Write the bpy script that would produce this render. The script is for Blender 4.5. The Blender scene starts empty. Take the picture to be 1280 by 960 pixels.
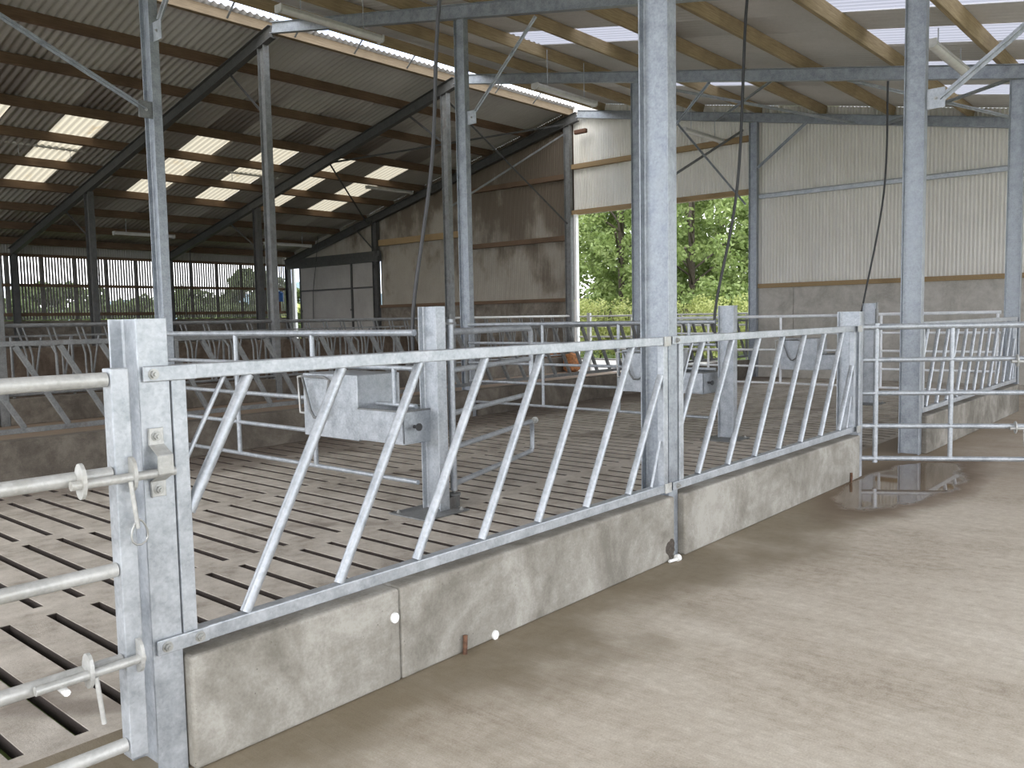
import bpy, math, random
from mathutils import Vector, Matrix
import numpy as np
random.seed(7); rng=np.random.default_rng(7)
S=bpy.context.scene; COL=S.collection
R_=math.radians
V=Vector

# ------------------------------------------------------------------ materials
class NT:
    def __init__(s,name):
        s.m=bpy.data.materials.new(name); s.m.use_nodes=True
        s.t=s.m.node_tree; s.n=s.t.nodes; s.n.clear()
        s.out=s.n.new('ShaderNodeOutputMaterial')
        s.pos=s.n.new('ShaderNodeNewGeometry').outputs['Position']
    def lk(s,a,b):
        s.t.links.new(a,b)
    def mapv(s,scale,rot=(0,0,0),vec=None):
        m=s.n.new('ShaderNodeMapping'); m.inputs['Scale'].default_value=scale; m.inputs['Rotation'].default_value=rot
        s.lk(vec or s.pos,m.inputs['Vector']); return m.outputs[0]
    def noise(s,scale,detail=4,rough=.55,vec=None,dist=0):
        n=s.n.new('ShaderNodeTexNoise'); n.inputs['Scale'].default_value=scale; n.inputs['Detail'].default_value=detail
        n.inputs['Roughness'].default_value=rough; n.inputs['Distortion'].default_value=dist
        s.lk(vec or s.pos,n.inputs['Vector']); return n.outputs['Fac']
    def voro(s,scale,vec=None,out='Distance'):
        n=s.n.new('ShaderNodeTexVoronoi'); n.inputs['Scale'].default_value=scale
        s.lk(vec or s.pos,n.inputs['Vector']); return n.outputs[out]
    def ramp(s,fac,stops):
        r=s.n.new('ShaderNodeValToRGB'); e=r.color_ramp.elements
        while len(e)<len(stops): e.new(.5)
        for k,(p,c) in enumerate(stops):
            e[k].position=p; c=(c,c,c) if not isinstance(c,tuple) else c
            e[k].color=(*c,1)
        s.lk(fac,r.inputs['Fac']); return r.outputs['Color']
    def mix(s,fac,a,b,mode='MIX'):
        m=s.n.new('ShaderNodeMix'); m.data_type='RGBA'; m.blend_type=mode
        for v,i in ((fac,0),(a,6),(b,7)):
            if isinstance(v,(int,float)): m.inputs[i].default_value=v if i==0 else (v,v,v,1)
            elif isinstance(v,tuple): m.inputs[i].default_value=(*v,1)
            else: s.lk(v,m.inputs[i])
        return m.outputs[2]
    def math(s,op,a,b=0.,clamp=False):
        m=s.n.new('ShaderNodeMath'); m.operation=op; m.use_clamp=clamp
        for k,v in enumerate((a,b)):
            if isinstance(v,(int,float)): m.inputs[k].default_value=v
            else: s.lk(v,m.inputs[k])
        return m.outputs[0]
    def xyz(s):
        x=s.n.new('ShaderNodeSeparateXYZ'); s.lk(s.pos,x.inputs[0]); return x.outputs
    def sstep(s,v,a,b):
        m=s.n.new('ShaderNodeMapRange'); m.interpolation_type='SMOOTHSTEP'
        m.inputs[1].default_value=a; m.inputs[2].default_value=b
        s.lk(v,m.inputs[0]); return m.outputs[0]
    def bsdf(s,col,rough=.8,metal=0.,bump=None,bstr=.2,bdist=.01,spec=.5):
        b=s.n.new('ShaderNodeBsdfPrincipled')
        for v,i in ((col,'Base Color'),(rough,'Roughness'),(metal,'Metallic'),(spec,'Specular IOR Level')):
            if isinstance(v,tuple): b.inputs[i].default_value=(*v,1)
            elif isinstance(v,(int,float)): b.inputs[i].default_value=v
            else: s.lk(v,b.inputs[i])
        if bump is not None:
            n=s.n.new('ShaderNodeBump'); n.inputs['Strength'].default_value=bstr; n.inputs['Distance'].default_value=bdist
            s.lk(bump,n.inputs['Height']); s.lk(n.outputs[0],b.inputs['Normal'])
        s.lk(b.outputs[0],s.out.inputs['Surface']); return b

def galv(name,a,b,metal=.35,rough=.42,dirt=None):
    s=NT(name)
    sp=s.voro(80,out='Color'); bw=s.n.new('ShaderNodeRGBToBW'); s.lk(sp,bw.inputs[0])
    n1=s.noise(9,5,.65); n2=s.noise(60,3)
    f=s.math('ADD',s.math('MULTIPLY',bw.outputs[0],.10),s.math('ADD',s.math('MULTIPLY',n1,.65),s.math('MULTIPLY',n2,.25)))
    c=s.ramp(f,[(.36,a),(.62,b)])
    if dirt:
        d=s.sstep(s.noise(3.5,6,.7),.52,.75); c=s.mix(s.math('MULTIPLY',d,.6),c,dirt)
    r=s.ramp(n1,[(.3,rough-.08),(.7,rough+.14)])
    s.bsdf(c,r,metal); return s.m
def plain(name,c,rough=.6,metal=0.,var=.2,scale=12):
    s=NT(name); n=s.noise(scale,4)
    lo=tuple(v*(1-var) for v in c); hi=tuple(min(1,v*(1+var)) for v in c)
    s.bsdf(s.ramp(n,[(.3,lo),(.7,hi)]),rough,metal); return s.m

M={}
M['galv']=galv('galvanised_new',(.31,.335,.36),(.52,.545,.57),.45,.38)
M['galv_frame']=galv('galvanised_frame',(.225,.245,.27),(.39,.42,.45),.45,.4)
M['galv_bright']=galv('galvanised_bright',(.66,.68,.70),(.84,.85,.86),.05,.45)
M['galv_dull']=galv('galvanised_dull',(.13,.135,.135),(.24,.245,.24),.25,.55,(.10,.07,.05))
M['galv_white']=galv('galvanised_weathered',(.38,.38,.36),(.56,.56,.535),.3,.42,(.36,.33,.27))
M['steel_old']=galv('old_frame_steel',(.06,.06,.06),(.11,.11,.105),.2,.6,(.05,.038,.03))
M['bolt']=plain('bolt_steel',(.42,.42,.40),.4,.6)
M['rust']=plain('rusty_steel',(.12,.06,.035),.85,0,.5,60)
M['black']=plain('black_hose',(.035,.035,.036),.45)
M['white_plastic']=plain('white_plastic',(.85,.85,.83),.5,0,.04)
M['blue']=plain('blue_paint',(.02,.09,.28),.4)
M['lamp_body']=plain('lamp_grey_plastic',(.50,.49,.46),.5,0,.15)
M['lamp_lens']=plain('lamp_lens_plastic',(.66,.65,.62),.25,0,.08)
M['water']=plain('trough_water',(.05,.055,.05),.05)
def timber(name,a,b):
    s=NT(name); v=s.mapv((1.2,28,28)); n=s.noise(3,6,.6,v,.4); n2=s.noise(1.3,4)
    c=s.mix(s.math('MULTIPLY',s.sstep(n2,.45,.75),.45),s.ramp(n,[(.3,a),(.7,b)]),tuple(x*.5 for x in a))
    s.bsdf(c,.85,0,n,.2); return s.m
M['timber_old']=timber('timber_old_brown',(.10,.06,.035),(.20,.13,.08))
M['timber_new']=timber('timber_new_yellow',(.27,.20,.105),(.47,.37,.22))
M['timber_ridge']=timber('timber_ridge_brown',(.13,.095,.055),(.25,.19,.12))
M['timber_rail']=timber('timber_rail_tan',(.24,.16,.08),(.42,.30,.16))
def sheet(name,a,b,stain=None,axis='y'):
    s=NT(name); n=s.noise(1.1,6,.6); n2=s.noise(22,4)
    c=s.ramp(s.math('ADD',s.math('MULTIPLY',n,.7),s.math('MULTIPLY',n2,.3)),[(.3,a),(.7,b)])
    if stain:
        v=s.mapv((1.2,1.2,.7)); m=s.noise(1,5,.6,v); z=s.xyz()[2]
        f=s.math('ADD',m,s.math('MULTIPLY',s.math('SUBTRACT',z,3.3),.10))
        g=s.sstep(s.math('SUBTRACT',f,s.math('MULTIPLY',s.math('SUBTRACT',s.xyz()[1],17.5),.022)),.42,.66)
        edge=s.sstep(s.math('ADD',z,s.math('MULTIPLY',s.noise(1.6,3),.9)),2.55,2.85)
        c=s.mix(s.math('MULTIPLY',s.math('MULTIPLY',g,edge),.85),c,stain)
    s.bsdf(c,.9,0,n2,.06); return s.m
M['sheet_old']=sheet('fibre_cement_old',(.35,.33,.30),(.44,.42,.385))
M['sheet_new']=sheet('fibre_cement_new',(.55,.54,.505),(.66,.645,.61))
M['clad_new']=sheet('wall_sheet_pale',(.70,.68,.62),(.82,.80,.74))
M['clad_old']=sheet('wall_sheet_stained',(.29,.26,.215),(.39,.355,.30),(.12,.09,.062))
M['clad_door']=sheet('door_sheet_grey',(.32,.305,.28),(.42,.40,.37))
M['board']=plain('grey_boards',(.20,.19,.175),.9)
def trans(name,c,amber=None):
    s=NT(name); t=s.n.new('ShaderNodeBsdfTranslucent'); d=s.n.new('ShaderNodeBsdfDiffuse'); x=s.n.new('ShaderNodeMixShader')
    col=c
    sp=s.sstep(s.noise(30,3,.7),.62,.74)
    col=s.mix(s.math('MULTIPLY',sp,.45),c,tuple(v*.5 for v in c))
    if amber:
        k=s.math('FRACT',s.math('MULTIPLY',s.xyz()[1],1/1.47)); g=s.sstep(s.math('ADD',s.noise(2.5,4),s.math('MULTIPLY',k,.0)),.55,.8)
        col=s.mix(s.math('MULTIPLY',g,.5),col,amber)
    g=s.math('SINE',s.math('MULTIPLY',s.xyz()[0],2*math.pi/.146)); col=s.mix(s.math('MULTIPLY',s.sstep(g,.35,1.),.42),col,tuple(v*.45 for v in c))  # painted dark stripes stand in for shading of the corrugated profile
    for q in (t,d): s.lk(col,q.inputs[0])
    x.inputs[0].default_value=.25; s.lk(t.outputs[0],x.inputs[1]); s.lk(d.outputs[0],x.inputs[2]); s.lk(x.outputs[0],s.out.inputs['Surface']); return s.m
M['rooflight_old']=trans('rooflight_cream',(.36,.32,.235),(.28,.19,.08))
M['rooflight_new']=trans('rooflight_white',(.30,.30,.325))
def concrete_floor():
    s=NT('concrete_floor'); x,y,z=s.xyz()
    v=s.mapv((26,1.6,1),(0,0,R_(8))); st=s.noise(2.2,6,.7,v,.6)
    v2=s.mapv((2.6,1.0,1),(0,0,R_(6))); pt=s.noise(.8,8,.68,v2,.25)
    fine=s.noise(140,3); mid=s.noise(18,5,.7)
    f=s.math('ADD',s.math('ADD',s.math('MULTIPLY',pt,.40),s.math('MULTIPLY',st,.16)),s.math('ADD',s.math('MULTIPLY',fine,.20),s.math('MULTIPLY',mid,.24)))
    c=s.ramp(f,[(.38,(.30,.25,.19)),(.46,(.44,.385,.31)),(.53,(.53,.475,.395)),(.62,(.66,.61,.525))])
    # damp band along the foot of the low wall
    w=s.noise(1.1,5,.6)
    damp=s.sstep(s.math('ADD',y,s.math('MULTIPLY',w,2.1)),2.75,3.6)
    damp=s.math('MULTIPLY',damp,s.sstep(x,14.,10.))
    c=s.mix(s.math('MULTIPLY',damp,s.math('ADD',.55,s.math('MULTIPLY',mid,.5))),c,(.16,.125,.07))
    # brown tracked-in dirt further down the passage
    far=s.math('MULTIPLY',s.sstep(s.math('ADD',x,s.math('MULTIPLY',pt,3)),7.8,10.5),s.sstep(y,-1,1.5))
    c=s.mix(s.math('MULTIPLY',far,.5),c,(.21,.15,.10))
    # back passage is dirtier
    back=s.sstep(y,8.5,9.5); c=s.mix(s.math('MULTIPLY',back,.72),c,(.19,.13,.09))
    # puddle
    dx=s.math('DIVIDE',s.math('SUBTRACT',x,7.75),1.35); dy=s.math('DIVIDE',s.math('SUBTRACT',y,2.2),.42)
    d=s.math('ADD',s.math('ADD',s.math('MULTIPLY',dx,dx),s.math('MULTIPLY',dy,dy)),s.math('MULTIPLY',s.noise(2.3,4),1.4))
    pud=s.sstep(d,1.75,1.35)
    wet=s.sstep(d,2.9,1.5)
    c=s.mix(s.math('MULTIPLY',wet,.8),c,(.13,.085,.05))
    r=s.math('SUBTRACT',s.math('SUBTRACT',.82,s.math('MULTIPLY',damp,.18)),s.math('MULTIPLY',pud,.8),True)
    r=s.math('MAXIMUM',r,.03)
    h=s.math('MULTIPLY',s.math('ADD',s.math('MULTIPLY',st,.6),s.math('MULTIPLY',fine,.4)),s.math('SUBTRACT',1.,pud))
    s.bsdf(c,r,0,h,.35,.01); return s.m
M['floor']=concrete_floor()
def slat_mat():
    s=NT('concrete_slats'); n=s.noise(2.2,6,.65); f=s.noise(70,4,.7); m=s.noise(9,5,.65)
    c=s.ramp(s.math('ADD',s.math('ADD',s.math('MULTIPLY',n,.5),s.math('MULTIPLY',f,.15)),s.math('MULTIPLY',m,.35)),[(.38,(.27,.235,.19)),(.48,(.43,.385,.325)),(.60,(.56,.51,.44))])
    w=s.sstep(s.noise(.9,3,.5,None,1.),.62,.70); c=s.mix(s.math('MULTIPLY',w,.55),c,(.13,.10,.075))
    yy=s.math('ADD',s.xyz()[1],s.math('MULTIPLY',s.noise(1.6,5),1.2)); c=s.mix(s.math('MULTIPLY',s.sstep(yy,8.1,9.0),.75),c,(.10,.07,.05))
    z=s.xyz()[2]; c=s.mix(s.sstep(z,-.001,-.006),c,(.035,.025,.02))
    s.bsdf(c,.85,0,f,.25); return s.m
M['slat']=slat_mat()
def wall_conc(name,a,b,c2,pits=True):
    s=NT(name); n=s.noise(1.9,7,.66,None,.6); v=s.mapv((7,7,1.6)); st=s.noise(1,6,.65,v); f=s.noise(90,3,.7); m=s.noise(12,6,.7)
    k=s.math('ADD',s.math('ADD',s.math('MULTIPLY',n,.55),s.math('MULTIPLY',st,.12)),s.math('ADD',s.math('MULTIPLY',f,.13),s.math('MULTIPLY',m,.2)))
    c=s.ramp(k,[(.41,a),(.50,b),(.59,c2)])
    if pits:
        p=s.sstep(s.voro(26),.10,.05); q=s.sstep(s.noise(6,2),.5,.6); c=s.mix(s.math('MULTIPLY',s.math('MULTIPLY',p,q),.7),c,(.09,.08,.065))
    s.bsdf(c,.9,0,m,.25); return s.m
M['panel']=wall_conc('cast_concrete_panel',(.19,.175,.145),(.28,.262,.225),(.40,.382,.34))
M['panel_far']=wall_conc('cast_concrete_dirty',(.12,.108,.088),(.20,.185,.155),(.31,.29,.255))
M['curb_dark']=wall_conc('dirty_concrete',(.085,.072,.058),(.135,.116,.093),(.20,.177,.145))
M['wall_conc']=wall_conc('wall_concrete',(.36,.34,.30),(.45,.425,.38),(.53,.505,.46),False)
M['wall_conc_dark']=wall_conc('wall_concrete_stained',(.11,.092,.07),(.18,.155,.125),(.26,.23,.19),False)
M['dirt']=wall_conc('dung_floor',(.075,.052,.036),(.12,.088,.062),(.18,.14,.105),False)
M['hole_dark']=plain('broken_concrete',(.075,.062,.05),.95,0,.4,60)
M['pit']=plain('slurry_pit',(.02,.015,.012),.6)
def leaf(name,a,b,c):
    s=NT(name); n=s.noise(1.7,4,.6); f=s.noise(14,2)
    col=s.ramp(s.math('ADD',s.math('MULTIPLY',n,.6),s.math('MULTIPLY',f,.4)),[(.3,a),(.5,b),(.7,c)])
    d=s.n.new('ShaderNodeBsdfPrincipled'); d.inputs['Roughness'].default_value=.55; t=s.n.new('ShaderNodeBsdfTranslucent'); x=s.n.new('ShaderNodeMixShader'); x.inputs[0].default_value=.4
    s.lk(col,d.inputs['Base Color']); s.lk(col,t.inputs[0]); s.lk(d.outputs[0],x.inputs[1]); s.lk(t.outputs[0],x.inputs[2]); s.lk(x.outputs[0],s.out.inputs['Surface']); return s.m
M['leaf']=leaf('tree_leaves',(.13,.20,.055),(.26,.34,.11),(.43,.49,.22))
M['leaf2']=leaf('weed_leaves',(.28,.34,.10),(.46,.50,.18),(.60,.60,.29))
M['leaf3']=leaf('hedgerow_leaves',(.06,.09,.03),(.11,.15,.05),(.16,.20,.08))
M['bark']=plain('bark',(.075,.06,.045),.9,0,.4,20)
M['grass']=plain('grass_field',(.14,.20,.05),.95,0,.3,3)
M['yard']=plain('yard_concrete',(.46,.45,.42),.9,0,.12,2)
M['hill']=plain('far_hills',(.16,.22,.24),1,0,.15,.02)
M['brown']=plain('rust_brown_lump',(.30,.13,.05),.95,0,.55,14)

# ------------------------------------------------------------------ mesh helper
ORG={}
class MB:
    def __init__(s): s.v=[]; s.f=[]; s.sm=[]
    def add(s,vs,fs,smooth=False):
        o=len(s.v); s.v+= [tuple(p) for p in vs]
        for f in fs: s.f.append(tuple(i+o for i in f)); s.sm.append(smooth)
        return s
    def box(s,x0,x1,y0,y1,z0,z1):
        vs=[(x,y,z) for z in (z0,z1) for y in (y0,y1) for x in (x0,x1)]
        return s.add(vs,[(0,2,3,1),(4,5,7,6),(0,1,5,4),(2,6,7,3),(0,4,6,2),(1,3,7,5)])
    def frame(s,p,q,up=(0,0,1)):
        p=V(p);q=V(q); d=(q-p).normalized(); u=V(up)
        if abs(d.dot(u))>.98: u=V((0,1,0)) if abs(d.y)<.9 else V((1,0,0))
        a=d.cross(u).normalized(); b=a.cross(d).normalized(); return p,q,d,a,b
    def prism(s,p,q,poly,up=(0,0,1),smooth=False):
        p,q,d,a,b=s.frame(p,q,up); n=len(poly)
        vs=[p+a*x+b*y for x,y in poly]+[q+a*x+b*y for x,y in poly]
        s.add(vs,[(i,(i+1)%n,n+(i+1)%n,n+i) for i in range(n)],smooth)
        s.add(vs[:n],[tuple(range(n-1,-1,-1))]); s.add(vs[n:],[tuple(range(n))]); return s
    def bar(s,p,q,w,h,up=(0,0,1)):
        return s.prism(p,q,[(-w/2,-h/2),(w/2,-h/2),(w/2,h/2),(-w/2,h/2)],up)
    def ibeam(s,p,q,b,h,tw=.006,tf=.0095,up=(0,0,1)):
        B=b/2;H=h/2;t=tw/2;k=H-tf
        r=.010; arc=lambda cx,cy,a0:[(cx+r*math.cos(a0+i*math.pi/8),cy+r*math.sin(a0+i*math.pi/8)) for i in range(5)]
        P=math.pi
        f1=[(B,-H),(B,-k)]+arc(t+r,-k+r,-P/2)[0:1]+[(t+r+r*math.cos(-P/2-i*P/8),-k+r+r*math.sin(-P/2-i*P/8)) for i in range(1,5)]
        f2=[(x,-y) for x,y in f1[::-1]]; f3=[(-x,-y) for x,y in f1]; f4=[(-x,-y) for x,y in f2]
        return s.prism(p,q,f1+f2+f3+f4,up)
    def tube(s,p,q,r,seg=12,r2=None,bore=False):
        p,q,d,a,b=s.frame(p,q); r2=r if r2 is None else r2
        cs=[(math.cos(2*math.pi*i/seg),math.sin(2*math.pi*i/seg)) for i in range(seg)]
        A=[p+a*(c*r)+b*(t*r) for c,t in cs]; B=[q+a*(c*r2)+b*(t*r2) for c,t in cs]
        s.add(A+B,[(i,(i+1)%seg,seg+(i+1)%seg,seg+i) for i in range(seg)],True)
        s.add(A,[tuple(range(seg-1,-1,-1))]); s.add(B,[tuple(range(seg))]); return s
    def path(s,pts,r,seg=10,closed=False):
        pts=[V(p) for p in pts]; n=len(pts); rings=[]
        prev=None
        for i,p in enumerate(pts):
            if closed: d=(pts[(i+1)%n]-pts[i-1]).normalized()
            else:
                d0=(pts[i]-pts[i-1]).normalized() if i else None; d1=(pts[i+1]-pts[i]).normalized() if i<n-1 else None
                d=((d0 or d1)+(d1 or d0)).normalized()
            if prev is None:
                u=V((0,0,1)) if abs(d.z)<.9 else V((0,1,0)); a=d.cross(u).normalized()
            else: a=(prev-d*prev.dot(d)).normalized()
            prev=a; b=a.cross(d)
            rings.append([p+a*(r*math.cos(2*math.pi*k/seg))+b*(r*math.sin(2*math.pi*k/seg)) for k in range(seg)])
        vs=[v for g in rings for v in g]; fs=[]
        m=n if closed else n-1
        for i in range(m):
            j=(i+1)%n
            fs+=[(i*seg+k,i*seg+(k+1)%seg,j*seg+(k+1)%seg,j*seg+k) for k in range(seg)]
        s.add(vs,fs,True)
        if not closed:
            s.add(rings[0],[tuple(range(seg-1,-1,-1))]); s.add(rings[-1],[tuple(range(seg))])
        return s
    def ellipdisc(s,c,axis,r1,r2,th,seg=16):
        c=V(c); ax=V(axis).normalized(); a=ax.cross(V((0,0,1))).normalized(); b=V((0,0,1))
        pts=[(a*(r1*math.cos(2*math.pi*k/seg))+b*(r2*math.sin(2*math.pi*k/seg))) for k in range(seg)]
        A=[c+p-ax*(th/2) for p in pts]; B=[c+p+ax*(th/2) for p in pts]
        s.add(A+B,[(i,(i+1)%seg,seg+(i+1)%seg,seg+i) for i in range(seg)]); s.add(A,[tuple(range(seg-1,-1,-1))]); s.add(B,[tuple(range(seg))]); return s
    def build(s,name,mat,parent=None,bevel=0,solid=0,kind=None,label=None):
        me=bpy.data.meshes.new(name)
        vs=np.array(s.v,float)
        if parent is None: o0=V((float((vs[:,0].min()+vs[:,0].max())/2),float((vs[:,1].min()+vs[:,1].max())/2),float(vs[:,2].min())))
        else: o0=ORG[parent.name]
        me.from_pydata((vs-np.array(o0)).tolist(),[],s.f)
        me.polygons.foreach_set('use_smooth',s.sm)
        me.materials.append(mat if not isinstance(mat,str) else M[mat]); me.update()
        o=bpy.data.objects.new(name,me); COL.objects.link(o); ORG[o.name]=o0
        if parent is None: o.location=o0
        else: o.parent=parent
        if bevel:
            b=o.modifiers.new('bevel','BEVEL'); b.width=bevel; b.segments=2; b.limit_method='ANGLE'; b.angle_limit=R_(50)
        if solid:
            q=o.modifiers.new('solid','SOLIDIFY'); q.thickness=solid; q.offset=0
        if kind: o['kind']=kind
        if label: o['label']=label
        return o
def tag(o,label,cat,group=None,kind='thing'):
    o['label']=label; o['category']=cat; o['kind']=kind
    if group: o['group']=group
    return o
def thing(name,label,cat,loc,group=None):
    o=bpy.data.objects.new(name,None); COL.objects.link(o); o.location=loc; o.empty_display_size=.1
    ORG[o.name]=V(loc); return tag(o,label,cat,group)
def struct(name,loc=(0,0,0)):
    o=bpy.data.objects.new(name,None); COL.objects.link(o); o.location=loc; ORG[o.name]=V(loc); o['kind']='structure'; return o
def bolt(c,ax,parent,r=.013,mat='bolt',name='bolt'):
    c=V(c); ax=V(ax).normalized(); m=MB(); m.tube(c,c+ax*.003,r*1.4,14); m.tube(c+ax*.004,c+ax*.014,r,6); m.tube(c+ax*.014,c+ax*.022,r*.55,8)
    return m.build(name,mat,parent)

# ------------------------------------------------------------------ layout numbers (metres)
FX=[-5.15,-0.32,4.505,9.33,14.15,18.99]     # frame lines, left face of each frame
B=.102; H=.203
zR=lambda y:5.0+.1845*(y-2.7)               # top of right rafters
zL=lambda y:7.0-.229*(y-14.1)               # top of left rafters
PH=.20                                      # purlin depth
XG=18.97
ord_=['nearest','second','third','fourth','fifth','sixth','seventh','eighth','ninth','tenth','eleventh','twelfth','thirteenth']

# ------------------------------------------------------------------ ground, floors
m=MB(); 
m.add([(-40,-60,-.06),(90,-60,-.06),(90,90,-.06),(-40,90,-.06)],[(0,1,2,3)])
m.build('ground','grass',kind='structure')
m=MB(); m.box(19.25,24.3,-4,30,-.06,-.01); m.box(-20,-6,-12,30,-.06,-.01); m.box(-6,19.2,-12,-3.4,-.06,-.01); m.build('ground_yard','yard',kind='structure')
m=MB(); m.box(-6,19.15,-3.4,3.12,-.25,0); m.box(-6,19.15,8.95,14.2,-.25,0); m.build('floor','floor',kind='structure')
m=MB(); m.box(-6,19.15,14.36,28.1,-.3,-.005); m.build('floor_cubicles','dirt',kind='structure')
# slatted floor: real slots
m=MB()
xs=[-.9]; x=1.438-.2222*10
cuts=[]
while x<19.1: cuts.append((x-.027,x+.027)); x+=.2222
rows=[(3.2,4.685),(4.85,6.33),(6.485,7.97),(8.13,8.87)]
xe=[-6.]+[v for c in cuts if c[0]>-.9 for v in c]+[19.15]
ye=[3.12]+[v for r in rows for v in r]+[8.95]
nx=len(xe)
vs=[(a,b,0) for b in ye for a in xe]
fs=[]
for j in range(len(ye)-1):
    for i in range(nx-1):
        if i%2==1 and j%2==1:
            x0,x1,y0,y1=xe[i],xe[i+1],ye[j],ye[j+1]; d=.16; t=.006
            m.add([(x0,y0,0),(x1,y0,0),(x1,y1,0),(x0,y1,0),(x0+t,y0,-d),(x1-t,y0,-d),(x1-t,y1,-d),(x0+t,y1,-d)],[(0,1,5,4),(1,2,6,5),(2,3,7,6),(3,0,4,7)])
        else: fs.append((j*nx+i,j*nx+i+1,(j+1)*nx+i+1,(j+1)*nx+i))
m.add(vs,fs)
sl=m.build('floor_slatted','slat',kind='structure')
m=MB(); m.box(-6,19.15,3.12,8.95,-.9,-.8); m.build('floor_pit','pit',kind='structure')

# ------------------------------------------------------------------ corrugated sheeting
def corr(m,a0,a1,lines,pos,pitch,amp,nrm,holes=(),per=6):
    st=pitch/per; n=max(2,int(round((a1-a0)/st))); A=[a0+(a1-a0)*i/n for i in range(n+1)]
    L=sorted(lines); vs=[]
    for b in L:
        for a in A:
            vs.append(V(pos(a,b))+V(nrm)*(amp*math.cos(2*math.pi*a/pitch)))
    k=n+1; fs=[]
    for j in range(len(L)-1):
        bm=(L[j]+L[j+1])/2
        for i in range(n):
            am=(A[i]+A[i+1])/2
            if any(h[0]<am<h[1] and h[2]<bm<h[3] for h in holes): continue
            fs.append((j*k+i,j*k+i+1,(j+1)*k+i+1,(j+1)*k+i))
    m.add(vs,fs,True)
    return m
posL=lambda a,b:(a,b,zL(b)+PH+.025); posR=lambda a,b:(a,b,zR(b)+PH+.025)
nL=V((0,.223,.975)); nR=V((0,-.181,.983))
hL=[(x,x+.9,19.05,23.4) for x in (-4.1,-2.1,.9,2.85,5.8,7.77,10.78,12.74,14.68,16.67)]
hR=[(x,x+1.0,7.6,10.25) for x in (11.75,15.8)]+[(x,x+.97,-.1,4.38) for x in (10.78,12.74,14.9,16.75,5.9,7.9,1.2,3.1,-4,-2)]+[(x,x+1.0,4.5,8.7) for x in (-3.6,-1.6,1.6)]
m=MB(); corr(m,-5.4,19.12,[14.13,19.05,23.4,28.2],posL,.146,.022,nL,hL); m.build('ceiling_left','sheet_old',kind='structure',solid=.006)
m=MB(); corr(m,-5.4,19.12,sorted([-3.7,13.3,7.6,10.25,-.1,4.38,4.5,8.7]),posR,.146,.022,nR,hR); m.build('ceiling_right','sheet_new',kind='structure',solid=.006)
k=0
for hs,pos,nr,mt in ((hL,posL,nL,'rooflight_old'),(hR,posR,nR,'rooflight_new')):
    for h in hs:
        k+=1; m=MB(); o=.012
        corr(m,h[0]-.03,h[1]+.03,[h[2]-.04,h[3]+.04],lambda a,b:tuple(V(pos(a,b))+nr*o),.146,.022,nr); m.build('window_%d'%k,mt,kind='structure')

# ------------------------------------------------------------------ gable wall (x = XG)
G=struct('wall_gable',(XG,8,0))
ztop=lambda y:(zR(y) if y<13.75 else zL(y))+PH
def clad(y0,y1,zb,mat,amp=.018,x=XG+.08):
    m=MB(); pitch=.0762; per=6; n=int((y1-y0)/(pitch/per)); vs=[];k=n+1
    ys=[y0+(y1-y0)*i/n for i in range(k)]
    for f in (0,1):
        for y in ys: vs.append((x+amp*math.cos(2*math.pi*y/pitch),y,zb if f==0 else ztop(y)))
    m.add(vs,[(i,i+1,k+i+1,k+i) for i in range(n)],True)
    return m.build('cladding_sheet',mat,G)
clad(-3.6,8.93,2.05,'clad_new'); clad(8.93,14.2,4.29,'clad_new'); clad(14.2,22.45,1.98,'clad_old'); clad(22.45,28.0,3.75,'clad_old')
for y0,y1,z1,mt in ((-3.6,3.55,2.12,'wall_conc'),(3.56,7.92,2.12,'wall_conc'),(7.93,8.93,2.12,'wall_conc'),(14.2,18.4,1.93,'wall_conc_dark'),(18.41,22.5,1.93,'wall_conc_dark')):
    m=MB(); m.box(XG+.0,XG+.15,y0,y1,0,z1); m.build('concrete_panel',mt,G,.008)
for y0,y1,z0,z1,mt in ((-3.6,8.8,2.09,2.19,'timber_rail'),(8.9,14.2,4.3,4.42,'timber_rail'),(8.9,14.2,5.53,5.66,'timber_rail'),(14.3,22.4,1.93,2.03,'timber_old'),(14.3,18.3,3.62,3.76,'timber_old'),(18.4,22.4,4.02,4.22,'timber_rail'),(14.3,18.35,5.3,5.44,'timber_old')):
    m=MB(); m.box(XG-.06,XG+.065,y0,y1,z0,z1); m.build('timber_rail',mt,G,.004)
m=MB(); m.prism((XG-.0,-3.6,4.22),(XG-.0,8.75,4.22),[(-.05,-.05),(.06,-.05),(.06,.06),(-.0,.06),(-.05,.03)]); m.build('sheeting_rail','galv',G)
# sliding door of the left gable bay
D=struct('door_1',(XG-.03,24.7,0))
m=MB(); 
pitch=.0762
for (y0,y1) in ((22.55,23.87),(23.93,26.95)):
    n=int((y1-y0)/.0127); ys=[y0+(y1-y0)*i/n for i in range(n+1)]
    vs=[(XG-.03+.008*math.cos(2*math.pi*y/pitch),y,z) for z in (.05,3.5) for y in ys]; k=n+1
    m.add(vs,[(i,i+1,k+i+1,k+i) for i in range(n)],True)
m.build('door_sheet','clad_door',D)
m=MB(); m.box(XG-.07,XG-.03,22.5,26.97,2.62,2.68); m.box(XG-.07,XG-.03,23.86,23.94,.03,3.5); m.box(XG-.07,XG-.03,26.93,26.99,.03,3.5); m.box(XG-.07,XG-.03,22.5,26.97,.0,.06); m.build('door_frame','steel_old',D)
m=MB(); m.box(XG-.18,XG-.02,22.3,27.7,3.5,3.68); m.box(XG-.12,XG-.02,22.3,27.7,3.68,3.86); m.build('door_track','steel_old',D)
m=MB(); m.box(XG-.02,XG+.08,27.40,27.55,0,3.5); m.build('door_jamb','white_plastic',D)
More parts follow.
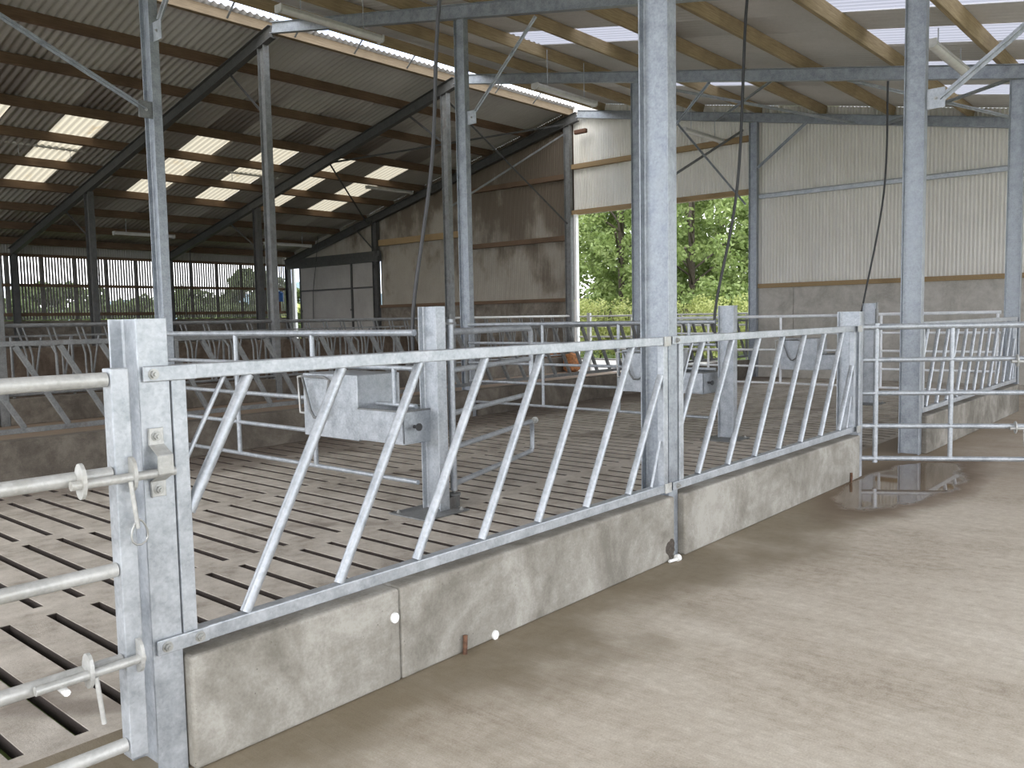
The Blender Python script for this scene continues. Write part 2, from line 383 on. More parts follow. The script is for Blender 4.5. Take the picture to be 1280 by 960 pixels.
m=MB(); m.box(XG-.11,XG-.07,23.85,23.95,1.86,1.93); m.box(XG-.11,XG-.07,26.85,26.95,1.86,1.93); m.build('door_handle','steel_old',D)
# left long wall
W=struct('wall_left',(7,27.6,0))
m=MB(); m.box(-5.4,19.0,27.93,28.08,0,1.69); m.build('concrete_panel','wall_conc_dark',W)
m=MB()
x=-5.3;i=0
while x<18.95:
    i+=1; w=.10 if i%11==0 else .056
    m.box(x,x+w,27.98,28.0,1.72,3.72); x+=.0885
m.build('vented_cladding','board',W)
m=MB(); corr(m,-5.4,19.1,[3.66,4.2],lambda a,b:(a,28.04,b),.0762,.009,(0,1,0)); m.build('cladding_sheet','sheet_old',W)
m=MB(); m.box(-5.4,18.9,27.86,27.98,2.72,2.81); m.box(-5.4,18.9,27.86,27.98,1.83,1.93); m.box(-5.4,18.9,27.86,27.98,3.62,3.70); m.build('timber_rail','timber_old',W)

# ------------------------------------------------------------------ portal frames
def column(x0,y0,z1,mat,label,b=B,h=H,bev=.003,plate=False,z0=0,y_holes=()):
    t=thing('steel_column',label,'column',(x0+b/2,y0+h/2,z0))
    m=MB(); m.ibeam((x0+b/2,y0+h/2,z0),(x0+b/2,y0+h/2,z1),b,h,.007,.0095,up=(0,1,0)); m.build('column_shaft',mat,t,bev)
    return t
def gusset(t,c,w,h,axis='x',mat='galv'):
    m=MB(); x,y,z=c
    if axis=='x': m.box(x-.006,x+.006,y-w/2,y+w/2,z-h/2,z+h/2)
    else: m.box(x-w/2,x+w/2,y-.006,y+.006,z-h/2,z+h/2)
    o=m.build('gusset_plate',mat,t,.002); bolt((x-.006 if axis=='x' else x,y if axis=='x' else y-.006,z),(-1,0,0) if axis=='x' else (0,-1,0),o); return o
yF={2:2.66,3:2.55,4:2.53}
cC=column(4.505,2.66,zR(2.76)-.203,'galv_frame','tall thick galvanised column standing in the front feed barrier, closest to the camera')
cD=column(9.33,2.55,zR(2.65)-.203,'galv_frame','tall galvanised column behind the gate across the passage, with a knee brace')
cE=column(14.15,2.53,zR(2.63)-.203,'galv_frame','galvanised column cut by the right edge of the photo, under the second roof beam')
cA=column(4.505,8.97,zR(9.07)-.203,'galv_frame','tall slim galvanised column behind the near gatepost, pipe divider bolted to it')
cB=column(9.33,8.97,zR(9.07)-.203,'galv_frame','tall galvanised column at the back of the pens, left of the thick front column')
c2=column(14.15,8.97,zR(9.07)-.203,'galv_frame','galvanised column hidden behind the thick front column, before the open gable bay')
gusset(cD,(9.38,2.46,3.62),.17,.2); gusset(cB,(9.38,8.88,4.5),.18,.2); gusset(cA,(4.55,8.88,4.62),.18,.2); gusset(cA,(4.44,9.0,3.8),.16,.18,'y','galv_dull')
for x0,y0 in ((-.32,2.66),(-.32,8.97),(-5.15,2.66),(-5.15,8.97)):
    column(x0,y0,zR(y0+.1)-.203,'galv_frame','galvanised shed column standing behind the camera')['group']='columns behind the camera'
names={3:'left pen columns nearer',4:'further'}
rid={1:'dark ridge column behind the camera side',2:'dark ridge column left of the photo',3:'dark grey ridge column on the left under the first visible roof apex',4:'dark ridge column under the second apex, right behind the hanging hose',5:'dark ridge column at the gable wall beside the open bay'}
mid={1:'old dark column behind the view',2:'old dark column of the frame left of the view',3:'old dark column standing free before the slotted side wall on the far left',4:'old dark column partly hidden behind the first ridge column',5:'old dark column at the right edge of the sliding door'}
eav={1:'eaves column behind the view',2:'eaves column of the frame left of the view',3:'eaves column at the left photo edge against the slotted side wall',4:'eaves column against the slotted side wall behind the galvanised column',5:'eaves column in the far corner beside the door gap'}
for i in range(0,6):
    x0=FX[i] if i<5 else 18.84
    if i==0: continue
    column(x0,14.2,zL(14.3)-.23,'galv_dull',rid[i],.13,.2)
    column(x0,22.2 if i<5 else 22.42,zL(22.3)-.235,'steel_old',mid[i],.15,.25)
    column(x0,27.62,zL(27.7)-.235,'steel_old',eav[i],.15,.22)
    column(x0,-3.3,zR(-3.2)-.203,'galv_frame','galvanised eaves column beside the open side of the passage')['group']='open side eaves columns'
column(18.84,18.33,zL(18.4)-.235,'steel_old','old dark gable column midway along the stained gable sheeting',.13,.15)
column(18.84,8.77,zR(8.87)-.203,'galv_frame','grey gable column at the right side of the open bay',.12,.2)
m=MB(); m.box(18.86,18.98,14.02,14.1,0,4.3); tag(m.build('door_post','white_plastic',bevel=.003),'pale post lining the left side of the open gable bay','post')

def rafter(pts,b,h,mat,label):
    t=thing('roof_beam',label,'beam',pts[0])
    for p,q in zip(pts[:-1],pts[1:]):
        m=MB(); m.ibeam(p,q,b,h,.008,.011); m.build('beam_section',mat,t,.002)
    return t
rl={1:'galvanised roof beam behind the camera',2:'galvanised roof beam over the thick front column, above the picture',3:'first galvanised roof beam crossing the top of the view',4:'second galvanised roof beam crossing behind the thick front column',5:'grey gable roof beam running above the pale wall sheeting'}
ll={1:'dark left roof beam behind the view',2:'dark left roof beam of the frame beside the camera',3:'dark sloping left roof beam from the first ridge column, cutting across the top left',4:'second dark sloping left roof beam, behind the skylights',5:'dark sloping gable beam over the stained gable sheeting'}
for i in range(1,6):
    x=FX[i]+.05 if i<5 else 18.89
    ya=13.95
    rafter([(x,ya,zR(ya)-.1015),(x,-3.5,zR(-3.5)-.1015)],.105,.203,'galv_frame',rl[i])
    rafter([(x,ya+.01,zL(ya)-.125),(x,27.85,zL(27.85)-.125)],.13,.245,'steel_old',ll[i])
# purlins, each one length of timber over all frames
yR=[-3.35,-1.53,-.06,1.405,2.87,4.335,5.85,7.29,8.79,10.29,11.7,13.2]
for k,y in enumerate(yR):
    m=MB(); d=V((0,1,.1845)).normalized(); n=V((0,-.1845,1)).normalized(); c=V((0,y,zR(y)))+n*(PH/2)
    m.bar((-5.35,c.y,c.z),(19.1,c.y,c.z),.075,PH,up=tuple(n)); o=m.build('timber_purlin','timber_new',bevel=.004)
    tag(o,'pale yellow timber purlin under the right roof slope, %s from the ridge'%(ord_[11-k] if k<11 else 'closest'),'purlin','pale purlins of the right roof')
yLs=[14.22,15.73,17.2,18.8,20.2,21.68,23.12,24.64,26.13,27.45]
for k,y in enumerate(yLs):
    m=MB(); n=V((0,.229,1)).normalized(); c=V((0,y,zL(y)))+n*(PH/2)
    m.bar((-5.35,c.y,c.z),(19.1,c.y,c.z),.075,PH,up=tuple(n)); o=m.build('timber_purlin','timber_old' if k else 'timber_ridge',bevel=.004)
    tag(o,'tan timber purlin along the open ridge, lit from the gap above' if k==0 else 'dark brown timber purlin under the left roof slope, %s below the ridge'%ord_[k],'purlin','brown purlins of the left roof')
# little straps over the open ridge
for x in [-3+1.45*i for i in range(15)]:
    m=MB(); m.bar((x,13.3,zR(13.3)+.23),(x,13.8,7.34),.04,.006); m.bar((x,13.8,7.34),(x,14.2,zL(14.2)+.03),.04,.006)
    tag(m.build('ridge_strap','galv_dull'),'small metal strap bridging the open bright ridge slot','strap','ridge straps')
# braces
def brace(p,q,w,label,mat='galv',t=.008):
    m=MB(); m.bar(p,q,w,t,up=(0,0,1) if abs(V(q).x-V(p).x)>.5 else (1,0,0)); m.bar(V(p)+V((0,0,0)),V(q),t,w,up=(0,0,1) if abs(V(q).x-V(p).x)>.5 else (1,0,0))
    return tag(m.build('diagonal_brace',mat),label,'brace')
brace((9.38,8.80,4.58),(9.38,7.62,5.66),.06,'bright knee brace between the back pen column and the first roof beam')
brace((4.55,8.83,4.72),(4.55,7.85,5.70),.06,'knee brace at the top right of the slim column behind the near gatepost')
brace((4.44,9.0,3.80),(-.2,9.03,5.97),.06,'long galvanised brace rising to the upper left corner from the slim column','galv_frame')
brace((9.38,2.42,3.60),(9.38,1.15,4.56),.075,'wide bright knee brace beside the column behind the passage gate')
brace((14.2,8.85,4.45),(14.2,7.52,5.68),.06,'knee brace emerging right of the thick front column under the second beam','galv_frame')
for p,q,w,l,mt in (
 ((9.40,14.40,5.50),(9.40,15.50,6.44),.05,'thin dark knee brace beside the first ridge column','steel_old'),
 ((14.22,14.40,5.62),(14.22,15.55,6.43),.05,'thin dark knee brace left of the second ridge column','steel_old'),
 ((9.40,22.6,3.85),(9.40,23.75,4.53),.05,'thin dark knee brace on the far left column','steel_old'),
 ((14.22,22.6,3.85),(14.22,23.75,4.53),.05,'thin dark knee brace beside the column hidden by the first ridge column','steel_old'),
 ((18.82,22.42,3.80),(18.82,23.4,4.60),.05,'thin dark knee brace above the sliding door','steel_old'),
 ((18.82,8.74,4.86),(18.82,7.55,5.74),.07,'grey knee brace right of the open bay under the gable beam','galv_frame'),
 ((14.3,14.27,6.55),(18.8,14.27,4.06),.05,'thin rod falling to the right between ridge column and gable','steel_old'),
 ((14.3,14.31,4.13),(18.8,14.31,6.50),.05,'thin pale rod rising to the right between ridge column and gable','galv_dull'),
 ((14.3,9.03,6.02),(18.8,9.03,4.06),.055,'brace falling to the right across the open bay, before the wall sheeting','galv_frame'),
 ((14.3,9.09,3.80),(18.8,9.09,5.77),.055,'rusty tan brace rising to the right across the open bay','galv_dull'),
 ((18.9,14.4,6.77),(14.3,19.0,5.76),.05,'long dark roof brace under the left slope near the gable','steel_old'),
 ((14.3,18.85,5.75),(18.85,22.9,4.85),.05,'dark roof brace over the skylights near the gable','steel_old'),
 ((14.25,9.28,6.04),(18.9,6.55,5.53),.06,'bright roof brace slanting down to the right above the open bay','galv'),
 ((14.25,6.35,5.50),(18.9,9.80,6.13),.06,'roof brace crossing the bright one above the open bay','galv_frame'),
 ((14.3,2.72,4.83),(18.9,5.93,5.42),.06,'roof brace rising to the right of the passage gate column toward its own end','galv'),
 ((14.3,5.1,5.27),(18.9,2.87,4.86),.06,'bright roof brace slanting down toward the column at the right photo edge','galv')):
    brace(p,q,w,l,mt)

# ------------------------------------------------------------------ strip lights
def strip_light(x0,y,z,label,L=1.8,ytop=None):
    t=thing('strip_light',label,'light',(x0+L/2,y,z),'hanging strip lights')
    m=MB(); m.prism((x0,y,z),(x0+L,y,z),[(-.075,.0),(.075,.0),(.055,.05),(-.055,.05)]); m.build('housing','lamp_body',t,.004)
    m=MB(); poly=[(.07*math.cos(a),-.05*math.sin(a)) for a in np.linspace(0,math.pi,9)]
    m.prism((x0+.01,y,z),(x0+L-.01,y,z),[(-.07,0)]+[(-p[0],p[1]) for p in poly[1:-1]]+[(.07,0)],smooth=True); m.build('diffuser','lamp_lens',t)
    for s in (0,1):
        m=MB(); xx=x0+L*s; m.prism((xx-.012,y,z),(xx+.012,y,z),[(-.08,.052),(-.08,-.03),(-.05,-.058),(.05,-.058),(.08,-.03),(.08,.052)]); m.build('end_cap','lamp_body',t)
    zt=(zR(y) if y<13.75 else zL(y))
    for s in (.2,.82):
        m=MB(); xx=x0+L*s; m.tube((xx,y,z+.05),(xx,y,zt),.007,6); m.build('hanger','galv',t)
    return t
strip_light(6.94,10.15,5.77,'large strip light near the top, hanging before the bright ridge slot')
strip_light(11.9,9.71,5.59,'strip light hanging just left of the thick front column')
strip_light(17.0,9.65,5.60,'small strip light hanging right of the thick front column before the gable sheeting')
strip_light(11.62,3.13,4.81,'strip light in the upper right behind the column of the passage gate')
strip_light(7.04,21.08,5.66,'strip light on the far left hanging among the cream skylights')
strip_light(12.4,21.15,5.64,'strip light crossing the skylights beside the first ridge column')
strip_light(16.84,20.38,5.55,'strip light near the gable at the right end of the skylights')
strip_light(11.05,24.7,4.15,'dim strip light low on the far left in front of the lower purlins')
strip_light(16.0,24.7,4.12,'dim strip light low over the sliding door')

# ------------------------------------------------------------------ front feed barriers on low walls
def low_wall(x0,x1,y,th,zt,mat,label,group=None,bev=.012):
    m=MB(); m.box(x0,x1,y,y+th,0,zt); return tag(m.build('concrete_wall',mat,bevel=bev),label,'wall',group)
low_wall(1.35,2.268,2.62,.17,.392,'panel','short end panel of the low concrete wall next to the near gatepost')
low_wall(2.272,4.50,2.62,.17,.392,'panel','stained low concrete wall panel between its white plugs and the thick front column')
low_wall(4.61,7.75,2.61,.17,.388,'panel','low concrete wall panel right of the thick front column, ending at the puddle')
low_wall(9.44,14.13,2.50,.17,.40,'panel_far','low concrete wall beyond the passage gate, under the far slanted barrier')
def tubebar(t,p,q,r,mat,name='slanted_bar'):
    m=MB(); m.tube(p,q,r,14); return m.build(name,mat,t)
def feed_barrier(xa,xb,y,xs0,n,label,zt=1.318,zb=.418,mat='galv',pitch=.4135,dx=.465,br=.0205,rev=False,cat='barrier',ww=.05,full=True,group=None,sq=False):
    t=thing('feed_barrier',label,cat,((xa+xb)/2,y,zb),group)
    m=MB(); m.bar((xa,y+.025,zt+.025),(xb,y+.025,zt+.025),ww,.05); m.build('top_rail',mat,t,.004)
    m=MB(); m.bar((xa,y+.025,zb+.025),(xb,y+.025,zb+.025),ww,.05); m.build('bottom_rail',mat,t,.004)
    for x in (xa+.03,xb-.035):
        m=MB(); m.bar((x,y+.025,zb+.05),(x,y+.025,zt),.05,.045,up=(0,1,0)); m.build('end_upright',mat,t,.003)
    z0=zb+.05; dz=zt-z0; yc=y+.025
    lo,hi=xa+.055,xb-.06
    sg=-1 if rev else 1
    k=-2
    while k<n+3:
        b=xs0+pitch*k; tp=b+sg*dx; k+=1
        a0=0.;a1=1.
        # clip to uprights
        f=lambda x:(x-b)/(sg*dx)
        if sg>0:
            if tp<lo+.08 or b>hi-.08: continue
            if b<lo: a0=f(lo)
            if tp>hi: a1=f(hi)
        else:
            if b<lo+.08 or tp>hi-.08: continue
            if tp<lo: a1=f(lo)
            if b>hi: a0=f(hi)
        if a1-a0<.25: continue
        p=(b+sg*dx*a0,yc,z0+dz*a0); q=(b+sg*dx*a1,yc,z0+dz*a1)
        if sq: m=MB(); m.bar(p,q,.045,.045,up=(0,1,0)); m.build('slanted_bar',mat,t)
        else: tubebar(t,p,q,br,mat)
    if full:
        tubebar(t,(lo,yc,z0+.58),(lo+.15,yc,zt),.008,mat,'corner_rod'); tubebar(t,(hi-.11,yc,z0),(hi-.01,yc,z0+.27),.008,mat,'corner_rod')
    return t
def bracket(t,xa,xb,y,z,bx,mat='galv'):
    m=MB(); m.box(xa,xb,y-.008,y,z-.024,z+.026); o=m.build('fixing_bracket',mat,t,.003); 
    for x in bx: bolt((x,y-.008,z),(0,-1,0),o)
    return o
b1=feed_barrier(1.345,4.50,2.655,1.594,7,'nearest slanted-bar feed barrier, between the near gatepost and the thick front column')
bracket(b1,1.252,1.435,2.653,1.342,(1.285,)); bracket(b1,1.252,1.435,2.653,.444,(1.285,1.40)); 
for z in (1.342,.444):
    m=MB(); m.box(4.44,4.512,2.645,2.655,z-.03,z+.03); m.build('end_clamp','galv_white',b1,.003)
b2=feed_barrier(4.612,7.752,2.648,4.882,7,'second slanted-bar feed barrier, from the thick front column to the post at the puddle',zt=1.322,pitch=.4165,dx=.485)
bracket(b2,4.53,4.72,2.652,1.346,(4.58,)); bracket(b2,4.53,4.70,2.652,.444,(4.58,))
for z in (1.346,.444):
    m=MB(); m.box(7.70,7.80,2.618,2.628,z-.03,z+.03); m.build('end_clamp','galv_white',b2,.003)
b3=feed_barrier(9.44,14.13,2.545,9.62,11,'slanted-bar feed barrier seen behind the rails of the passage gate',zt=1.33,zb=.43)
# short posts
def short_post(x0,y0,z1,label,plate=True,mat='galv'):
    t=thing('steel_post',label,'post',(x0+B/2,y0+H/2,0))
    m=MB(); m.ibeam((x0+B/2,y0+H/2,.012 if plate else 0),(x0+B/2,y0+H/2,z1),B,H,.007,.0095,up=(0,1,0)); m.build('post_shaft',mat,t,.003)
    if plate:
        m=MB(); m.box(x0-.27,x0+.2,y0-.12,y0+.3,0,.012); o=m.build('base_plate','galv_dull',t,.002)
        for dx,dy in ((-.22,-.08),(-.22,.24),(.15,-.08),(.15,.24)): bolt((x0+dx,y0+dy,.012),(0,0,1),o)
    return t
pN=short_post(1.243,2.66,1.52,'near gatepost of pale steel section, latch strap on its face, left foreground',False)
m=MB(); prof=[(2.655,1.168),(2.655,1.115),(2.597,1.085),(2.597,1.025),(2.655,.995),(2.655,.945)]
pr2=prof+[(y-.007,z) for y,z in prof[::-1]]
n=len(pr2); vs=[(x,y,z) for x in (1.262,1.308) for y,z in pr2]
m.add(vs,[(i,(i+1)%n,n+(i+1)%n,n+i) for i in range(n)]+[(0,1,10,11),(1,2,9,10),(2,3,8,9),(3,4,7,8),(4,5,6,7),(12,23,22,13),(13,22,21,14),(14,21,20,15),(15,20,19,16),(16,19,18,17)])
kp=m.build('latch_keeper','galv_white',pN,.003); bolt((1.285,2.648,1.142),(0,-1,0),kp,.012); bolt((1.285,2.648,.968),(0,-1,0),kp,.012)
short_post(7.757,2.628,1.50,'steel post at the end of the second barrier, beside the puddle',False)
p5=short_post(4.505,4.69,1.60,'short post in the middle of the pens with a half-open pipe gate hinged on it')
p9=short_post(9.31,4.62,1.60,'short post inside the pens, seen right of the thick front column')
p10=short_post(14.15,4.55,1.63,'pale short post far back, just behind the post at the barrier end')

# ------------------------------------------------------------------ pipe gates
def pipe_gate(o,th,L,zs,label,r=.024,rtop=.03,ups=(),boxstile=None,mat='galv',group=None,hinge=True,tops=0,name='pipe_gate',pairs=False):
    c,s=math.cos(R_(th)),math.sin(R_(th)); P=lambda u,z,n=0:(o[0]+c*u-s*n,o[1]+s*u+c*n,z)
    t=thing(name,label,'gate',(o[0],o[1],min(zs)-r),group)
    for i,z in enumerate(zs):
        m=MB(); rr=rtop if i==0 else r
        m.tube(P(.0 if not boxstile else .06,z),P(L,z),rr,14); m.build('rail',mat,t)
    for u in ups:
        m=MB(); m.tube(P(u,zs[-1]),P(u,zs[0]),r*.92,12); m.build('upright',mat,t)
    return t,P
zs=(1.334,1.040,.735,.44,.165)
g0,P0=pipe_gate((1.200,2.66,0),180,3.2,zs,'near pipe gate cropped by the left edge, bolted to the near gatepost',.0225,.0235,(1.6,3.15),True,'galv_white')
m=MB(); m.box(1.143,1.200,2.632,2.692,.12,1.368); m.build('end_stile','galv',g0,.004)
def slide_bolt(t,P,n,u0,u1,z,ur,hz,mat='galv_white',sg=1):
    m=MB(); m.tube(P(u0,z,n),P(u1,z,n),.0145,12); o=m.build('sliding_bolt',mat,t)
    for u in ur:
        m=MB(); ax=V(P(1,0))-V(P(0,0)); m.ellipdisc(P(u,z+.008,n*.75),ax,.034,.055,.011); m.build('bolt_ring',mat,o,.002)
    m=MB(); a=V(P(hz,z-.01,n+sg*.012)); m.tube(a,a+V((.014,-.004,-.15)),.0075,8); m.build('bolt_handle',mat,o)
    return o
# n axis for heading 180 points to -y when positive
sb=slide_bolt(g0,P0,.050,.20,-.122,1.028,(.165,.012),.028)
m=MB(); c0=V((1.19,2.594,.855)); m.path([c0+V((.022*math.cos(a)*(1.15-.35*math.sin(a)),0,.040*math.sin(a))) for a in np.linspace(0,2*math.pi,14)[:-1]],.0035,6,True); m.build('clip','bolt',sb)
sb2=slide_bolt(g0,P0,.048,.33,.008,.448,(.175,.02),.163)
m=MB(); m.tube((.95,2.66,.425),(.95,2.595,.42),.011,8); m.build('stop_peg','white_plastic',g0)
# passage gate across the feed passage
th=-58
g1,P1=pipe_gate((7.885,2.655,0),th,1.64,(1.358,1.059,.756,.455,.157),'wide pipe gate standing half open across the feed passage at right',.0225,.028,(.77,),None,'galv')
m=MB(); m.tube(P1(.129,.12),P1(.129,1.36),.023,12); m.tube(P1(.129,1.36),P1(.129,1.39),.028,12); m.build('hinge_stile','galv',g1)
m=MB(); m.tube(P1(.129,1.39),P1(.129,1.52),.014,10); m.tube(P1(.129,1.52),P1(.129,1.58),.008,8); m.build('drop_pin','galv_dull',g1)
m=MB(); m.bar(P1(1.62,.13),P1(1.62,1.385),.06,.05,up=(c0.x*0+.5,.8,0)); m.build('end_stile','galv',g1,.003)
for z in (1.035,.44): slide_bolt(g1,P1,-.045,1.25,1.75,z,(1.3,1.6),1.36,'galv_white',-1)
# small gates hinged on the inner posts
def small_gate(o,th,label):
    t,P=pipe_gate(o,th,1.72,(1.40,1.098,.757,.482,.19),label,.0225,.0265,(),None,'galv')
    m=MB(); m.tube(P(.0,.14),P(.0,1.50),.029,12); m.build('hinge_tube','galv',t)
    m=MB(); m.box(o[0]-.09,o[0]+.04,o[1]-.03,o[1]+.03,1.46,1.475); m.tube(P(0,1.475),P(0,1.54),.012,8); m.build('hinge_bracket','galv_dull',t)
    m=MB(); m.tube(P(0,.105),P(0,.12),.055,14); m.tube(P(0,.10),P(0,.16),.014,8); m.box(o[0]-.085,o[0]+.03,o[1]-.035,o[1]+.035,.012,.1); m.build('hinge_socket','galv_dull',t)
    for za,zb in ((1.40,.757),(.482,.19)):
        m=MB(); m.path([P(1.66,za),P(1.74,za),P(1.775,za-.04),P(1.78,(za+zb)/2),P(1.775,zb+.04),P(1.74,zb),P(1.66,zb)],.0235,10); m.build('end_loop','galv',t)
    m=MB(); m.tube(P(1.78,.482),P(1.86,.482),.02,10); m.tube(P(1.86,.482),P(1.875,.482),.034,12); m.build('catch','galv_white',t)
    return t
small_gate((4.70,4.735,0),19,'small five-bar pipe gate left ajar, hinged on the middle post of the near pen')
small_gate((9.475,4.71,0),26.5,'small pipe gate seen edge-on beside the post right of the thick front column')
# divider fences between pens, parallel to the gable
def divider(x,ya,yb,zs,label,ups,cut=None,cut_z=.9,mat='galv'):
    t=thing('pipe_divider',label,'fence',(x,(ya+yb)/2,zs[-1]))
    for i,z in enumerate(zs):
        segs=[(ya,yb)]
        if cut:
            a,mid_,b=cut
            if z<.62 and z>.5: segs=[(ya,a),(b,yb)]
            elif z<1.07 and z>.6: segs=[(ya,mid_),(b,yb)]
        for y0,y1 in segs:
            if y1-y0<.05: continue
            m=MB(); m.tube((x,y0,z),(x,y1,z),.0265 if i==0 else .0195,14); m.build('rail',mat,t)
    for y,z0,z1 in ups:
        m=MB(); m.tube((x,y,z0),(x,y,z1),.022,12); m.build('upright',mat,t)
    return t
divider(4.47,4.90,8.96,(1.40,1.122,.825,.532,.222),'five-rail pipe divider across the near pen, holding the near drinker',[(7.48,.222,1.40),(6.23,1.122,1.40),(6.23,.222,.53),(5.15,.825,1.122)],(4.80,5.37,6.10))
divider(9.29,4.84,8.96,(1.41,1.135,.838,.56,.245),'five-rail pipe divider behind the thick front column, holding the middle drinker',[(7.52,.245,1.41),(6.24,.245,1.41),(5.2,1.135,1.41)],(4.87,5.36,6.06))
divider(14.11,4.77,8.96,(1.44,1.15,.862,.572,.285),'farthest five-rail pipe divider before the concrete gable wall, left of its post',[(6.12,.285,1.44),(7.5,.285,1.44)],(5.02,5.4,6.03),mat='galv_bright')
t=divider(14.11,2.76,4.53,(1.45,1.15,.862,.572,.275),'five-rail pipe panel behind the column of the passage gate',[(2.80,.275,1.45),(4.45,.275,1.45)],mat='galv_bright')
# drinkers
def drinker(x,y0,ym,y1,label):
    xa,xb=x-.23,x+.22; t=thing('drinking_trough',label,'drinker',(x,(y0+y1)/2,.53),'drinkers in the pen dividers')
    th=.012
    m=MB(); m.box(xa,xb,ym,y1,.535,1.065); m.build('float_box','galv',t,.006)
    m=MB(); m.box(xa,xa+th,y0,ym,.56,.80); m.box(xb-th,xb,y0,ym,.56,.80); m.box(xa,xb,y0,y0+th,.56,.80); m.box(xa,xb,y0,ym,.548,.56); m.build('bowl','galv',t,.003)
    m=MB(); m.box(xa+th,xb-th,y0+th,ym,.70,.715); m.build('water','water',t)
    m=MB(); m.box(xa-.004,xa+.03,y0,ym,.795,.807); m.box(xb-.03,xb,y0,ym,.795,.807); m.box(xa,xb,y0-.004,y0+.03,.795,.807); m.build('rim','galv_dull',t)
    for sx,xo in ((-1,xa-.012),):
        m=MB(); yc=(ym+y1)/2
        m.path([(xo-.03,y1-.05,1.04),(xo-.045,yc+.0,1.045),(xo-.03,yc-.06,1.02),(xo-.03,yc+.02,.74),(xo-.03,yc+.08,.70),(xo-.03,y1-.20,.70),(xo-.03,y1-.15,.76)],.0125,8,True); m.build('guard_rod','galv_dull',t)
        m=MB(); m.path([(xa+.02,y1+.01,.72),(xa+.02,y1+.08,.72),(xa+.02,y1+.10,1.03),(xa+.02,y1+.01,1.04)],.011,8); m.build('end_rod','galv_white',t)
    m=MB(); m.tube((x-.12,y0,.68),(x-.12,y0-.05,.68),.014,8); m.tube((x-.12,y0-.05,.68),(x-.12,y0-.062,.68),.03,10); m.build('drain_plug','black',t)
    return t
drinker(4.50,4.83,5.37,6.10,'near galvanised drinker with a bent guard rod, beside the middle post')
drinker(9.33,4.90,5.36,6.06,'middle drinker half hidden behind the thick front column')
drinker(14.13,5.02,5.4,6.03,'far drinker before the concrete gable wall, seen through the second barrier')

# ------------------------------------------------------------------ back barriers at y = 8.97
spans=[(-.2,4.50,'back barrier on the far left behind the near gate'),(4.61,9.32,'back barrier behind the near drinker and the middle post'),(9.44,14.14,'back barrier seen between the first and second back columns'),(14.26,18.85,'back barrier in front of the open gable bay')]
for k,(a,b,l) in enumerate(spans):
    low_wall(a,b,8.93,.18,.41,'curb_dark','dirty low concrete kerb under the '+l,None,.01)
    feed_barrier(a,b,8.975,a+.41*.5+.18,12,'dull slanted-bar '+l,zt=1.318,zb=.47,mat='galv_dull',pitch=.41,dx=.45,rev=True,full=False,sq=True)
# headlock barriers at y = 14.25
for k,(a,b,l) in enumerate([(-.18,4.49,'left of the picture'),(4.64,9.32,'on the far left, before the slotted side wall'),(9.46,14.14,'between the first and second ridge columns'),(14.3,18.82,'next to the gable, left of the open bay')]):
    low_wall(a,b,14.2,.16,.41,'curb_dark','low dirty kerb under the locking barrier '+l,None,.01)
    t=thing('locking_barrier','locking feed barrier with bent yoke bars '+l,'barrier',((a+b)/2,14.27,.41))
    m=MB(); m.tube((a,14.27,1.525),(b,14.27,1.525),.032,12); m.build('top_rail','galv_dull' if k<3 else 'galv_white',t)
    m=MB(); m.bar((a,14.29,1.36),(b,14.29,1.36),.03,.03); m.build('latch_rail','galv_dull',t)
    m=MB(); m.tube((a,14.27,.46),(b,14.27,.46),.024,12); m.build('bottom_rail','galv_dull',t)
    x=a+.18
    while x<b-.35:
        for dx in (0,.085):
            m=MB(); m.path([(x+dx,14.27,1.51),(x+dx+.10,14.27,1.15),(x+dx+.12,14.27,1.05),(x+dx+.13,14.27,.48)],.016,8); m.build('lock_bar','galv_dull',t)
        m=MB(); m.tube((x+.36,14.30,1.36),(x+.20,14.30,.48),.016,8); m.build('yoke_bar','galv_dull',t)
        x+=.44
# cubicles beyond
for i in range(10):
    x=5.2+1.2*i
    t=thing('cubicle_divider','brownish bent pipe cubicle divider in the gloom behind the locking barriers','divider',(x,18,0),'cubicle dividers')
    m=MB(); m.path([(x,19.3,1.15),(x,17.2,1.15),(x,17.0,1.0),(x,17.0,.55),(x,17.2,.42),(x,19.3,.42)],.025,8); m.build('loop','galv_dull',t)
    m=MB(); m.tube((x,19.3,0),(x,19.3,1.3),.03,10); m.build('post','galv_dull',t)
low_wall(4.6,18.6,19.5,.15,1.05,'dirt','long stained wall behind the cubicle dividers')
low_wall(4.6,18.6,16.8,.2,.18,'curb_dark','low kerb at the back of the cubicles')

# ------------------------------------------------------------------ open gable bay: gate
t=thing('field_gate','white weathered gate closing the open gable bay','gate',(18.92,11.5,0))
for z in (1.505,1.235,.95,.62,.34):
    m=MB(); m.tube((18.92,9.02,z),(18.92,13.98,z),.024,10); m.build('rail','galv_white',t)
for y in (9.05,10.8,12.3):
    m=MB(); m.tube((18.92,y,.3),(18.92,y,1.52),.022,10); m.build('upright','galv_white',t)
m=MB(); m.box(18.87,18.95,13.60,13.70,0,1.60); m.build('gate_post','galv_white',t)
# brown blocks by the gable
for k,(y,l) in enumerate(((14.6,'rust-brown block on the kerb farther from the open bay'),(13.97,'rust-brown block right beside the open bay'))):
    me=MB(); n=12; vs=[]
    for i in range(7):
        ph=math.pi*i/6
        for j in range(n):
            a=2*math.pi*j/n; r=.5*(1+.12*random.uniform(-1,1))
            f=lambda v:math.copysign(abs(v)**.5,v)
            vs.append((18.5+.26*f(math.sin(ph)*math.cos(a))*2*r,y+.17*f(math.sin(ph)*math.sin(a))*2*r,max(0,.26+.26*f(math.cos(ph))*2*r)))
    me.add(vs,[(i*n+j,i*n+(j+1)%n,(i+1)*n+(j+1)%n,(i+1)*n+j) for i in range(6) for j in range(n)],True)
    tag(me.build('brown_block','brown'),l,'block')
